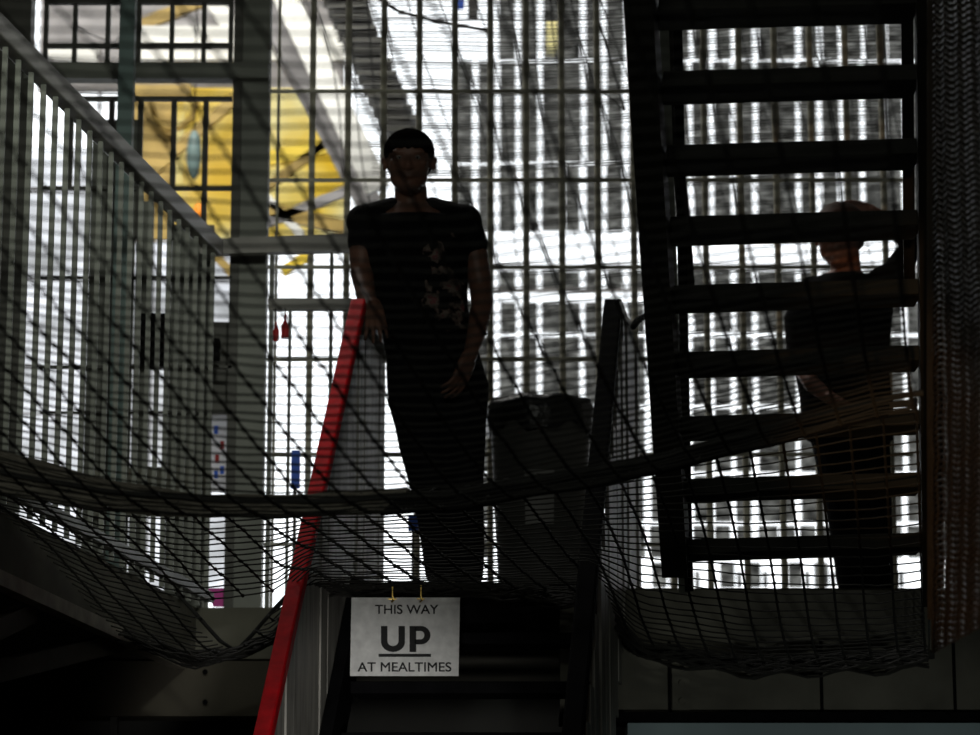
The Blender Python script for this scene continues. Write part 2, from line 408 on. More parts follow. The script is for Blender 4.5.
for i in range(N):
    f = i/(N-1); d = 14.3 + 6.5*f; y = -50 + 445*f
    xl = 312 + 60*min(1, max(0, f*2.2)) if f < .5 else 385
    pts = []
    for k in range(30):
        px = xl + (945-xl)*k/29
        yy = y - (px-600)*.03*(1+.5*math.sin(f*9)) + 5*math.sin(px*.012+f*4) + random.uniform(-.7, .7)
        pts.append(P(px, yy, d))
    up.tube(pts, (.0026 if i % 7 else .005) if pts[0].y > 17.5 else (.0042 if i % 5 else .0065), 3, cap=False)
for k in range(26):
    px0 = 300 + k*27
    up.tube([P(px0 + 95*f + 10*math.sin(f*7+k), -50+445*f - (px0-600)*.03, 14.3+6.5*f) for f in [j/12 for j in range(13)]], .0045, 3, cap=False)
up.tube([P(365, -10, 14), P(400, 12, 14), P(440, 22, 14), P(490, 31, 14)], .009, 5)
up.tube([P(590, -10, 14), P(625, 110, 15), P(600, 90, 15)], .006, 4)
tag(obj('upper_safety_net', up, M['net']), 'fine dark net stretched high across the hall behind the tall bars', 'net')

# ---------------------------------------------------------------- tall barred screen on the landing
GD = 13.5
t = thing('barred_screen', 'tall screen of thin vertical bars across the back of the landing', 'bar screen', (P(600, 500, GD).x, GD, LAND))
gxs = [277.5] + [311.6 + 35.75*i for i in range(0, 17)]
for i, x in enumerate(gxs):
    a = P(x, 180, GD); wd = .015 if i == 0 else .030
    x_ = a.x
    zt_ = P(x, -60, GD).z
    seg = MB().tube([Vector((x_, GD, LAND)), Vector((x_, GD, zt_))], wd/2, 8)
    obj('bar', seg, M['bar'], t)
for y in (-35, 92.5, 181, 268, 360, 455, 545):
    z = P(500, y, GD).z; obj('cross_rail', MB().box(P(262, 200, GD).x, GD-.022, z-.009, P(905, 200, GD).x, GD-.010, z+.009), M['bar'], t)

# ---------------------------------------------------------------- left framed barred partition
t = thing('barred_partition', 'grey framed partition with barred openings at the upper left', 'partition', (P(150, 400, 12.9).x, 12.9, LAND))
pd = 12.9; G = M['grey_paint']
def bar_px(nm, x0, y0, x1, y1, d=pd, th=.04, mm=None): return obj(nm, MB().slab(x0, y0, x1, y1, d, th), mm or G, t)
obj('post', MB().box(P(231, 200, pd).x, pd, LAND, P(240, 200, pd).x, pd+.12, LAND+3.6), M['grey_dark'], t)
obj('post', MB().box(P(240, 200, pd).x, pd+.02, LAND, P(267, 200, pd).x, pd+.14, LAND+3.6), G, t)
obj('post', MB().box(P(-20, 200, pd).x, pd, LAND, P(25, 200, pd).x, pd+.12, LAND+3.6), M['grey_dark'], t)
bar_px('frame_rail', 24, 62, 268, 78, pd-.03, .08)
bar_px('frame_rail', 45, -2, 232, 3, pd, .03, M['grey_dark']); bar_px('frame_rail', 46, 43, 232, 47, pd, .03, M['grey_dark'])
bar_px('frame_rail', 65, 96, 232, 100, pd, .03, M['grey_dark']); bar_px('frame_rail', 40, 186, 232, 189, pd, .03, M['grey_dark'])
bar_px('frame_rail', 40, 276, 232, 278, pd, .03, M['grey_dark']); bar_px('frame_rail', 40, 365, 232, 368, pd, .03, M['grey_dark']); bar_px('frame_rail', 40, 411, 232, 413, pd, .03, M['grey_dark'])
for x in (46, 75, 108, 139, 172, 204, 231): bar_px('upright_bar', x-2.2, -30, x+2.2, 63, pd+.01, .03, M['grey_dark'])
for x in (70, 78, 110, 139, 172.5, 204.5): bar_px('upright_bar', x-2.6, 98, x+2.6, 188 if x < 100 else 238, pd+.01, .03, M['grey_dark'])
obj('sheet_panel', MB().box(P(85, 400, 12.95).x, 12.95, LAND, P(131, 400, 12.95).x, 12.97, P(100, 120, 12.95).z), G, t)
obj('sheet_panel', MB().box(P(168, 400, 12.95).x, 12.95, LAND, P(211, 400, 12.95).x, 12.97, P(100, 225, 12.95).z), G, t)
obj('sheet_panel', MB().box(P(132, 400, 12.95).x, 12.96, LAND, P(149, 400, 12.95).x, 12.98, P(100, 200, 12.95).z), M['grey_paint'], t)
obj('sheet_panel', MB().slab(-60, 90, 22, 600, 12.95, .02), M['grey_dark'], t)
obj('kick_plate', MB().slab(88, 467, 211, 516, 12.88, .02) , mat('kick_plate', (.24, .24, .20), .6), t).data
lb = obj('lock_box', MB().slab(137, 313, 168, 363, 12.8, .08), M['black_steel'], t)
obj('lock_box', MB().slab(212, 338, 219, 359, 12.75, .06), M['black_steel'], t)
tag(obj('teal_post', MB().box(P(117.5, 100, 12.35).x, 12.35, LAND, P(132.5, 100, 12.35).x, 12.43, LAND+3.6), M['teal_paint']), 'slim teal grey upright post rising beside the side railing', 'post')
nb = thing('notice_board', 'grey cabinet with a white notice hung below it between the posts', 'cabinet', P(222, 412, 13.3))
obj('cabinet', MB().slab(209, 322, 241, 412, 13.2, .1), M['grey_dark'], nb)
obj('stand', MB().box(P(236,412,13.25).x, 13.25, LAND, P(240,412,13.25).x, 13.28, P(236, 411, 13.25).z), M['grey_dark'], nb)
nt_ = obj('notice', MB().slab(211, 412, 230, 492, 13.25, .01), M['pane_frosted'], nb)
for (x, y, mm) in ((216, 430, 'blue'), (222, 445, 'red_object'), (217, 458, 'red_object'), (222, 470, 'blue'), (216, 474, 'blue')):
    obj('printed_patch', MB().slab(x-2, y-4, x+2, y+4, 13.24, .008), M[mm], nt_)

# railing straight across behind the man's arm
rd = 12.7
t = thing('cross_railing', 'grey two-rail railing behind the red handrail and the standing man', 'railing', (P(280, 400, rd).x, rd, LAND))
obj('top_rail', MB().hexa([P(200, 254, rd), P(352, 250, rd), P(352, 250, rd)+Vector((0, .06, 0)), P(200, 254, rd)+Vector((0, .06, 0))], [P(200, 239, rd), P(352, 233, rd), P(352, 233, rd)+Vector((0, .06, 0)), P(200, 239, rd)+Vector((0, .06, 0))]), M['rail_paint'], t)
obj('mid_rail', MB().slab(268, 298, 352, 309, rd, .05), M['rail_paint'], t)
for x, wd, y0 in ((271, 3.2, 254), (290, 2.2, 309), (331, 2.6, 252)):
    a = P(x, 300, rd); obj('upright', MB().box(a.x-wd*.0042/2*1.4, rd+.01, LAND, a.x+wd*.0042/2*1.4, rd+.04, P(x, y0, rd).z), M['grey_paint'], t)
rb = tag(obj('red_bottle', MB().revolve(P(276, 341, 12.66), [(.012, 0), (.014, .045), (.005, .07), (.004, .085)], 12), M['red_object']), 'small red object hanging between the bars, the left one', 'hanging object', 'red objects hanging on the far bars')
obj('string', MB().tube([P(276, 323, 12.66), P(276, 308, 12.69)], .003, 4), M['rope'], rb)
rb = tag(obj('red_bottle', MB().revolve(P(285, 338, 12.66), [(.016, 0), (.018, .05), (.006, .08), (.005, .10)], 12), M['red_object']), 'small red object hanging between the bars, the right brighter one', 'hanging object', 'red objects hanging on the far bars')
obj('string', MB().tube([P(285, 318, 12.66), P(285, 308, 12.69)], .003, 4), M['rope'], rb)
rb = tag(obj('blue_banner', MB().slab(291, 450, 300, 488, 13.2, .02), M['blue']), 'blurred blue banner behind the bars left of the red handrail', 'banner')
obj('stand', MB().box(P(295,480,13.2).x-.008, 13.2, LAND, P(295,480,13.2).x+.008, 13.216, P(295, 487, 13.2).z), M['grey_dark'], rb)
rb = tag(obj('blue_notice', MB().slab(408, 515, 418, 531, 13.2, .02), M['blue']), 'small blue notice behind the net near the man’s feet', 'notice')
obj('stand', MB().box(P(413,520,13.2).x-.006, 13.2, LAND, P(413,520,13.2).x+.006, 13.212, P(413, 530, 13.2).z), M['grey_dark'], rb)
tag(obj('pink_crate', MB().hexa([P(213, 607, 13.0), P(228, 607, 13.0), P(228, 607, 13.2), P(213, 607, 13.2)], [P(208, 588, 13.0), P(226, 588, 13.0), P(226, 588, 13.2), P(208, 588, 13.2)]), M['pink']), 'bright pink box on the landing beneath the sagging net', 'box')
tag(obj('white_pipe', MB().tube([P(203, 608, 12.9), P(203, 575, 12.9)], .010, 10), M['offwhite']), 'short white upright pipe beside the pink box', 'pipe')

# ---------------------------------------------------------------- side railing of the left gallery
def gx(d): return galx(d) + .02
t = thing('side_railing', 'grey balustrade running away along the left gallery edge', 'railing', (gx(10.5), 10.5, LAND))
def railz(d): return EYE + 3.14
a = Vector((gx(9.0), 9.0, railz(0))); b = Vector((gx(12.35), 12.35, railz(0)))
obj('top_rail', MB().beam(a, b, .055, .075), M['rail_paint'], t, bevel=.006)
obj('bottom_rail', MB().beam(Vector((gx(9.0), 9.0, LAND+.06)), Vector((gx(12.35), 12.35, LAND+.06)), .03, .04), M['grey_paint'], t)
for i in range(24):
    d = 9.08 + i*.139; ang = math.atan(YAW)
    wd = .022
    obj('baluster', MB().beam(Vector((gx(d), d, LAND)), Vector((gx(d), d, railz(d)-.03)), .018, .016, (0, 1, 0)), M['grey_paint'], t)

# ---------------------------------------------------------------- steep staircase to the landing
SD0 = 11.55                      # depth of the top nosing
def sx(side, d):                 # side -1 left, +1 right
    return (-.522 if side < 0 else .487) + YAW*.80*(d-SD0)
def railz2(d):                   # handrail height
    return (LAND + 1.10) if d >= SD0 else LAND + 1.10 - (SD0-d)*1.06
def strz(d): return LAND - .06 - (SD0-d)*1.06
t = thing('landing_staircase', 'steep black staircase with one red and one black handrail', 'staircase', (sx(0, 10), 9.5, 0))
dend = SD0 - (LAND-.0)/1.06
for side in (-1, 1):
    A = Vector((sx(side, SD0+.02)+side*.0, SD0+.02, railz2(SD0)+.03)); B = Vector((sx(side, dend+.6), dend+.6, railz2(dend+.6)))
    rail_x = -.0 if side < 0 else 0
    hr = obj('handrail', MB().beam(A, B, .06 if side < 0 else .07, .05), M['red'] if side < 0 else M['black_steel'], t, bevel=.008)
    hr['label'] = 'red handrail' if side < 0 else 'black handrail'
    so = side*(-.015)
    A = Vector((sx(side, SD0)+so, SD0+.03, strz(SD0)+.02)); B = Vector((sx(side, dend+.08)+so, dend+.08, strz(dend+.08)))
    obj('stringer', MB().beam(A, B, .045, .20, (0, 0, 1)), M['black_steel'], t)
    # infill boards between stringer and handrail, continuing a little way along the landing
    i = 0; d = 8.9
    while d < 12.35:
        zb_ = max(strz(d)+.02, .02) if d < SD0 else LAND
        zt_ = railz2(d) - (.05 if d < SD0 else .0)
        x = sx(side, d)
        jit = random.uniform(-.006, .006)
        x2 = sx(side, d+.126); ox = side*.03 + jit
        obj('infill_board', MB().hexa([(x+ox-.008, d, zb_), (x+ox+.008, d, zb_), (x2+ox+.008, d+.126, zb_), (x2+ox-.008, d+.126, zb_)], [(x+ox-.008, d, zt_), (x+ox+.008, d, zt_), (x2+ox+.008, d+.126, zt_), (x2+ox-.008, d+.126, zt_)]), M['board'], t)
        d += .128
    obj('landing_rail', MB().beam(Vector((sx(side, SD0), SD0, LAND+1.08)), Vector((sx(side, 12.4), 12.4, LAND+1.08)), .05, .03), M['grey_dark'], t)
    for dq in (10.78, 9.9):
        obj('bracket', MB().beam(Vector((sx(side, dq)-side*.085, dq, strz(dq)-.06)), Vector((sx(side, dq+.07)-side*.085, dq+.07, strz(dq+.07)+.05)), .012, .07, (0, 0, 1)), M['white_plate'], t)
nst = 15
for i in range(1, nst):
    d = SD0 - i*.2*.945; z = LAND - i*.206
    if z < .12: break
    xl = sx(-1, d)+.05; xr = sx(1, d)-.05
    obj('tread', MB().hexa([(xl, d-.02, z-.045), (xr, d-.02, z-.045), (xr+.02, d+.20, z-.045), (xl+.02, d+.20, z-.045)], [(xl, d-.02, z), (xr, d-.02, z), (xr+.02, d+.20, z), (xl+.02, d+.20, z)]), M['black_steel'], t, bevel=.004)
obj('top_nosing', MB().box(sx(-1, SD0)+.03, SD0-.02, LAND-.22, sx(1, SD0)-.03, SD0+.065, LAND+.01), M['black_steel'], t)
# hooked arm from the right rail
arm = thing('hook_arm', 'short bent metal arm between black handrail and right stairs', 'bracket', P(632, 327, 11.0))
obj('chain', MB().tube([P(621, 303, 11.45), P(626, 318, 11.2), P(633, 327, 11.0)], .008, 6), M['grey_dark'], arm)
obj('arm', MB().tube([P(633, 327, 11.0), P(638, 320, 10.9), P(656, 311, 10.6)], .013, 8), M['black_steel'], arm)

# the sign
SGD = 10.98
sg = obj('mealtimes_sign', MB().hexa([P(350, 676, SGD), P(458.5, 676, SGD), P(458.5, 676, SGD)+Vector((0, .004, 0)), P(350, 676, SGD)+Vector((0, .004, 0))], [P(351.5, 597.5, SGD), P(460, 597.5, SGD), P(460, 597.5, SGD)+Vector((0, .004, 0)), P(351.5, 597.5, SGD)+Vector((0, .004, 0))]), mat('sign_card', (.72, .72, .70), .7, var=.18, scale=26))
tag(sg, 'white card sign reading THIS WAY UP AT MEALTIMES hung on the stair head', 'sign')
def text(name, body, px, py, pw, ph, parent):
    cu = bpy.data.curves.new(name, 'FONT'); cu.body = body; cu.extrude = 0; cu.size = 1; cu.offset = 0
    o = bpy.data.objects.new(name, cu); C.objects.link(o)
    bpy.context.view_layer.update()
    me = bpy.data.meshes.new_from_object(o.evaluated_get(bpy.context.evaluated_depsgraph_get()))
    bpy.data.objects.remove(o)
    xs = [v.co.x for v in me.vertices]; ys = [v.co.y for v in me.vertices]
    x0, x1, y0, y1 = min(xs), max(xs), min(ys), max(ys)
    off = wloc(parent)
    for v in me.vertices:
        q = P(px + (v.co.x-x0)/(x1-x0)*pw, py + (1-(v.co.y-y0)/(y1-y0))*ph, SGD-.0015)
        v.co = q - off
    src = [v.co.copy() for v in me.vertices]; fs = [tuple(p.vertices) for p in me.polygons]; V2 = []; F2 = []
    for ddx, ddz in ((0, 0), (.0013, 0), (0, .0011), (.0013, .0011)):
        n0 = len(V2); V2 += [q + Vector((ddx, -.0001*len(F2)/max(1, len(fs)), ddz)) for q in src]; F2 += [tuple(n0+i for i in f) for f in fs]
    me2 = bpy.data.meshes.new(name); me2.from_pydata(V2, [], F2); me2.update()
    return link_mesh(name, me2, M['ink'], parent)
text('lettering', 'THIS WAY', 375, 605, 63, 9, sg)
text('lettering', 'AT MEALTIMES', 357.5, 662.5, 93.5, 9.2, sg)
def poly(pts): 
    v = [P(x, y, SGD-.0015) for x, y in pts]
    return v
U = MB()
def strip(mb, outer, inner):
    n = len(outer); mb.add([P(x, y, SGD-.0015) for x, y in outer] + [P(x, y, SGD-.0015) for x, y in inner], [(i, i+1, n+i+1, n+i) for i in range(n-1)])
arcp = [i*math.pi/12 for i in range(13)]
strip(U, [(381, 626)] + [(393 - 12*math.cos(a), 642 + 10*math.sin(a)) for a in arcp] + [(405, 626)], [(387.5, 626)] + [(393 - 5.5*math.cos(a), 641 + 5*math.sin(a)) for a in arcp] + [(398.5, 626)])
strip(U, [(409.5, 626), (409.5, 652)], [(416.2, 626), (416.2, 652)])
ha = [-math.pi/2 + i*math.pi/12 for i in range(13)]
strip(U, [(415, 626)] + [(421 + 9.5*math.cos(a), 635.2 + 9.2*math.sin(a)) for a in ha] + [(415, 644.4)], [(415, 631)] + [(420.5 + 3.8*math.cos(a), 635.2 + 4.2*math.sin(a)) for a in ha] + [(415, 639.4)])
strip(U, [(378.5, 653.8), (431, 653.8)], [(378.5, 656.9), (431, 656.9)])
obj('lettering', U, M['ink'], sg)
for x in (392.5, 421): 
    obj('hook', MB().tube([P(x, 585, SGD-.02), P(x, 596, SGD-.02), P(x+1.5, 600, SGD-.015), P(x-1, 602, SGD-.01)], .0032, 6), M['brass'], sg)
    obj('hook', MB().tube([P(x-4, 599, SGD-.01), P(x+4, 599, SGD-.01)], .0022, 5), M['brass'], sg)

# ---------------------------------------------------------------- right staircase, ascending towards the camera
t = thing('upper_staircase', 'dark open-tread staircase seen from behind on the right', 'staircase', (P(800, 600, 10.1).x, 10.2, LAND))
tr = [10, 82, 152, 222, 292, 358, 422, 485, 547]
lefts = [(632, 0), (694, 600)]
def st_pt(i): return 10.0 - (8-i)*.2
nT = 12
for i in range(-3, 9):
    d = st_pt(i); z = LAND - .055 + (8-i)*.1715
    pyc = 547 - 0
    cx = lambda px: P(px, 300, d).x
    # left and right ends converge a little with distance
    f = (8-i)/8.0
    pyt = 547 - (8-i)*67; xl = P(688 - 28*f, pyt, d).x; xr = P(924 - 3*f, pyt, d).x
    obj('tread', MB().hexa([(xl, d, z-.050), (xr, d, z-.027), (xr, d+.19, z-.027), (xl, d+.19, z-.050)], [(xl, d, z), (xr, d, z+.023), (xr, d+.19, z+.023), (xl, d+.19, z)]), M['tread_steel'], t, bevel=.003)
for sd in (0, 1):
    def ex(d):
        f = (10.0-d)/1.6
        return P((672 - 32*f) if sd == 0 else (932 - 3*f), 300 if sd == 0 else 547-f*537, d).x
    dA, dB = (10.02 if sd == 0 else 10.12), 7.5
    zA = LAND + .02 - (dA-10.0)*.85; zB = LAND - .02 + (10.0-dB)*.85
    obj('stringer', MB().beam(Vector((ex(dA), dA, zA-.1)), Vector((ex(dB), dB, zB)), .085 if sd == 0 else .07, .26, (0, 0, 1)), M['stair_dark'], t)
    obj('handrail', MB().beam(Vector((ex(10.5)+(.03 if sd==0 else -.03), 10.55, LAND+.95)), Vector((ex(dB), dB+.25, zB+1.0)), .04, .05), M['stair_dark'], t)
obj('back_strap', MB().beam(P(683, 590, 10.6), P(663, 0, 9.2), .05, .03, (1, 0, 0)), M['grey_paint'], t)
obj('back_strap', MB().beam(P(689, 590, 10.58), P(677, 0, 9.18), .02, .03, (1, 0, 0)), M['black_steel'], t)
# dark pier right of the stairs
tag(obj('brick_pier', MB().box(P(944, 300, 12.6).x, 12.6, LAND, P(1120, 300, 12.6).x, 12.8, 11.99), M['wall_dark']), 'dark pier filling the right edge behind the net', 'pier')

# ---------------------------------------------------------------- rubbish bin
bc = P(541, 590, 12.1); bc.z = LAND
t = thing('rubbish_bin', 'round grey bin lined with a black bag beside the standing man', 'bin', bc)
obj('body', MB().revolve(bc, [(.165, 0), (.17, .02), (.205, .73), (.215, .75), (.215, .81), (.19, .81), (.18, .60)]), M['bin_grey'], t, smooth=True)
def lin(r, z): return r, z
L = MB(); n = 48
prof = [(.222, .70), (.226, .74), (.226, .80), (.215, .83), (.195, .82), (.17, .73)]
for i, (r, z) in enumerate(prof):
    for k in range(n):
        a = 2*math.pi*k/n; rr = r*(1+.02*math.sin(a*7+i)+.012*math.sin(a*13)); zz = z + (.02*math.sin(a*5)+.015*math.sin(a*11) if i == 0 else .004*math.sin(a*9))
        L.v.append(bc + Vector((rr*math.cos(a), rr*math.sin(a), zz)))
for i in range(len(prof)-1):
    for k in range(n): L.f.append((i*n+k, i*n+(k+1) % n, (i+1)*n+(k+1) % n, (i+1)*n+k))
obj('bin_liner', L, M['liner'], t, smooth=True)
ba = [R(250 + 7*i) for i in range(6)]
lbm = MB(); lbm.add([bc + Vector((.199*math.cos(a), .199*math.sin(a), .52)) for a in ba] + [bc + Vector((.190*math.cos(a), .190*math.sin(a), .30)) for a in ba], [(i, i+1, 7+i, 6+i) for i in range(5)])
obj('sticker', lbm, mat('sticker', (.20, .20, .19), .6), t)

# ---------------------------------------------------------------- people
def remesh(name, mb, mt, parent, voxel=.008, smooth=6):
    o = obj(name, mb, mt, parent)
    md = o.modifiers.new('r', 'REMESH'); md.mode = 'VOXEL'; md.voxel_size = voxel; md.use_smooth_shade = True
    sm = o.modifiers.new('s', 'SMOOTH'); sm.iterations = smooth; sm.factor = .5
    bpy.context.view_layer.update()
    me = bpy.data.meshes.new_from_object(o.evaluated_get(bpy.context.evaluated_depsgraph_get()))
    o.modifiers.clear(); old = o.data; o.data = me; bpy.data.meshes.remove(old)
    me.materials.clear(); me.materials.append(mt)
    for p in me.polygons: p.use_smooth = True
    return o

def head(mb, c, s, yaw=0, pitch=0):      # c: centre of the skull, s: head height; face towards -Y
    rm = Matrix.Rotation(yaw, 3, 'Z') @ Matrix.Rotation(pitch, 3, 'X')
    def q(x, y, z): return c + rm @ Vector((x*s, y*s, z*s))
    def e(x, y, z, a, b, cc): mb.ball(q(x, y, z), a*s, b*s, cc*s, rm, 18, 12)
    e(0, .03, .12, .345, .40, .36)            # cranium
    e(0, -.10, -.05, .29, .27, .33)           # face
    e(0, -.16, -.30, .185, .17, .17)          # jaw
    e(0, -.27, -.385, .09, .08, .07)          # chin
    for k in (-1, 1):
        e(k*.155, -.10, -.20, .11, .17, .16)   # jaw corners
        e(k*.185, -.25, -.03, .085, .07, .07) # cheekbones
        e(k*.12, -.315, .115, .12, .05, .035) # brows
        e(k*.345, .03, -.01, .035, .075, .11) # ears
        e(k*.365, .055, .04, .035, .055, .06)
    mb.limb([q(0, -.33, .08), q(0, -.40, -.08), q(0, -.385, -.105)], [.03*s, .045*s, .05*s], 10)
    for k in (-1, 1): e(k*.05, -.355, -.105, .033, .04, .03)
    e(0, -.335, -.195, .095, .035, .02); e(0, -.335, -.235, .08, .035, .024)
    return q, rm
def eyes(q, s, parent, mw, mi):
    for k in (-1, 1):
        ev = MB().ball(q(k*.125, -.315, .035), .045*s, .03*s, .03*s); ee = obj('eye', ev, mw, parent, smooth=True)
        obj('iris', MB().ball(q(k*.125, -.338, .033), .018*s, .01*s, .018*s), mi, ee, smooth=True)
M['eyewhite'] = mat('eyewhite', (.3, .28, .26), .3, var=.05)
def fingers(mb, wrist, palm_dir, across, normal, s=1.0, curl=.8, spread=.0):
    # palm_dir: wrist -> knuckles, across: towards the little finger, normal: side the fingers curl to
    p = Vector(palm_dir).normalized(); a = Vector(across).normalized(); n_ = Vector(normal).normalized()
    for j in range(4):
        u = (j-1.5)*.021*s
        base = wrist + p*.035*s + a*u*.8; kn = wrist + p*.092*s + a*u
        mb.limb([wrist + a*u*.45, base, kn], [.020*s, .017*s, .0125*s], 8)
        L1, L2, L3 = [(.042, .027, .020), (.047, .031, .022), (.044, .028, .021), (.034, .021, .018)][j]
        c1 = curl*.7; pos = kn; ang = 0; pts = [kn]
        for li, cc in ((L1, c1), (L2, curl*1.2), (L3, curl*.8)):
            ang += cc; dv = p*math.cos(ang) + n_*math.sin(ang) + a*spread*(j-1.5); pos = pos + dv.normalized()*li*s; pts.append(pos)
        mb.limb(pts, [.0105*s, .0092*s, .0082*s, .0072*s], 8)
    b0 = wrist + p*.022*s - a*.026*s; tdir = (p*.75 - a*.65 + n_*.35).normalized(); t1 = b0 + tdir*.048*s
    t2 = t1 + (p*.85 - a*.15 + n_*.45).normalized()*.034*s; t3 = t2 + (p*.8 + n_*.6).normalized()*.026*s
    mb.limb([wrist, b0, t1, t2, t3], [.018*s, .017*s, .0125*s, .0105*s, .0085*s], 8)

# ---- the standing man
D1 = 11.85
def Q(px, py, dd=0): return P(px, py, D1+dd)
feet = Q(455, 589); feet.z = LAND
man = thing('person', 'person in black t-shirt and dark trousers standing at the stair head, hand on red rail', 'person', feet)
body = MB()
HC = Q(409, 163, -.02); HS = .29
q1, rm1 = head(body, HC, HS, 0, R(8))
body.limb([Q(410, 182, .02), Q(412, 212, .04)], [.064, .072])
px2 = .00402
def tor(mb, table, grow=0):
    mb.rings([(Q(c, y, dd), hw*px2+grow, hd+grow) for (y, c, hw, hd, dd) in table], 28)
torso = [(402, 438, 45, .115, .02), (385, 438, 47, .125, .02), (360, 434, 45, .125, .02), (330, 427, 43, .125, .02), (300, 422, 43, .125, .02), (275, 419, 47, .13, .02), (250, 417, 52, .13, .02), (232, 415, 53, .115, .02), (218, 414, 46, .09, .03), (207, 413, 28, .07, .04), (203, 413, 18, .06, .04)]
tor(body, torso)
# arms: right arm (image left) hangs to the red rail; left arm hangs in front of the thigh
RA = [Q(364, 222, .03), Q(362, 245, .02), Q(362, 272, .0), Q(366, 296, -.12), Q(372, 306, -.22)]
body.limb(RA, [.062, .055, .047, .040, .029])
LA = [Q(466, 222, .03), Q(474, 250, .03), Q(481, 288, .02), Q(482, 305, -.02), Q(476, 335, -.10), Q(470, 356, -.15)]
body.limb(LA, [.062, .056, .047, .046, .038, .028])
fingers(body, Q(372, 303, -.20), (.15, -.55, -.75), (.9, .3, 0), (-.1, .8, -.6), 1.05, .35, .10)
fingers(body, Q(469, 356, -.15), (-.35, -.15, -1), (-.6, -.8, .2), (-.9, .2, -.1), 1.05, .4, .08)
# legs
hipR, hipL = Q(418, 398, .02), Q(460, 398, .02)
kR, kL = Q(430, 488, -.03), Q(463, 490, -.01); aR, aL = Q(439, 574, .0), Q(468, 576, .02)
body.limb([hipR, kR, Q(434, 520, 0), aR], [.095, .062, .058, .042]); body.limb([hipL, kL, Q(466, 520, 0), aL], [.095, .062, .058, .042])
bo = remesh('body', body, M['skin'], man, .0055, 3)
eyes(q1, HS, bo, M['eyewhite'], M['ink'])
# hair: short cap
hm = MB(); hm.ball(q1(0, .055, .16), .365*HS, .42*HS, .345*HS, rm1, 24, 16)
hm.ball(q1(0, .12, .02), .335*HS, .33*HS, .30*HS, rm1, 20, 12)
hm.ball(q1(0, -.14, .31), .25*HS, .20*HS, .12*HS, rm1, 20, 12)
remesh('hair', hm, M['hair'], man, .008, 3)
sh = MB()
shirt_t = [(y, c, hw+1.5, hd+.012, dd) for (y, c, hw, hd, dd) in torso if 208 <= y < 386]
sh.rings([(Q(c, y, dd), hw*px2+.006, hd+.004) for (y, c, hw, hd, dd) in shirt_t], 30)
sh.limb([Q(392, 214, .04), Q(364, 222, .03), Q(363, 242, .02)], [.070, .076, .066]); sh.limb([Q(432, 214, .04), Q(464, 222, .03), Q(472, 246, .03)], [.070, .076, .068])
so_ = remesh('t_shirt', sh, M['shirt_print'], man, .008, 5)
tr_ = MB()
tr_.rings([(Q(c, y, dd), hw*px2+.010, hd+.010) for (y, c, hw, hd, dd) in ((424, 440, 44, .11, .02), (402, 438, 48, .12, .02), (385, 438, 49, .13, .02), (362, 434, 46, .13, .02))], 30)
tr_.limb([Q(416, 402, .02), Q(422, 445, -.01), Q(431, 488, -.03), Q(438, 530, .0), Q(440, 572, .01)], [.104, .094, .082, .075, .062])
tr_.limb([Q(460, 402, .02), Q(462, 445, .0), Q(463, 490, -.01), Q(466, 530, .01), Q(468, 574, .03)], [.108, .096, .082, .076, .064])
remesh('trousers', tr_, M['trousers'], man, .009, 4)
for nm, c in (('shoe', Q(440, 586, -.02)), ('shoe', Q(469, 587, .0))):
    s_ = MB(); c.z = LAND+.045
    s_.rings([(Vector((c.x, c.y, LAND+.005)), .046, .135), (Vector((c.x, c.y-.01, LAND+.035)), .048, .138), (Vector((c.x, c.y+.02, LAND+.07)), .042, .10), (Vector((c.x, c.y+.05, LAND+.10)), .038, .055)], 20)
    obj(nm, s_, M['shoe'], man, smooth=True)

# ---- the man behind the right stairs
D2 = 12.35
def Q2(px, py, dd=0): return P(px, py, D2+dd)
f2 = Q2(868, 600); f2.z = LAND
man2 = thing('person', 'person in dark clothes standing behind the right stairs, hand raised to head', 'person', f2)
b2 = MB(); H2C = Q2(840, 236, 0); H2S = .305
q2, rm2 = head(b2, H2C, H2S, R(-22), R(4))
b2.limb([Q2(845, 250, .03), Q2(846, 280, .05)], [.060, .070])
T2 = [(420, 848, 42, .115, .02), (400, 846, 43, .12, .02), (370, 842, 44, .125, .02), (340, 840, 47, .13, .02), (315, 840, 50, .13, .02), (297, 841, 50, .115, .03), (284, 843, 40, .09, .04), (276, 845, 22, .07, .04), (272, 845, 17, .06, .04)]
k2 = .00424
b2.rings([(Q2(c, y, dd), hw*k2, hd) for (y, c, hw, hd, dd) in T2], 28)
b2.limb([Q2(878, 292, .03), Q2(896, 272, .05), Q2(912, 246, .06), Q2(894, 226, .08), Q2(872, 212, .10)], [.058, .052, .045, .038, .028])
b2.limb([Q2(802, 296, .03), Q2(798, 330, .02), Q2(800, 362, -.02), Q2(812, 384, -.12), Q2(830, 398, -.18)], [.058, .050, .044, .036, .028])
fingers(b2, Q2(872, 212, .10), (-.9, .1, .15), (0, .1, 1), (0, -.3, -1), 1.0, .35)
fingers(b2, Q2(830, 398, -.18), (.8, -.1, -.5), (.1, .9, -.3), (.3, .1, -.9), 1.0, .5)
hR, hL = Q2(832, 425, .02), Q2(866, 425, .02)
b2.limb([hR, Q2(846, 510, -.02), Q2(852, 585, .0)], [.092, .062, .042]); b2.limb([hL, Q2(874, 512, 0), Q2(880, 588, .02)], [.092, .062, .042])
bo2 = remesh('body', b2, M['skin_light'], man2, .0055, 3); eyes(q2, H2S, bo2, M['eyewhite'], M['ink'])
cm = MB(); cm.ball(q2(0, .05, .17), .352*H2S, .405*H2S, .32*H2S, rm2, 24, 16); cm.ball(q2(0, .12, .02), .33*H2S, .32*H2S, .30*H2S, rm2, 20, 12)
remesh('cropped_hair', cm, M['stubble'], man2, .008, 3)
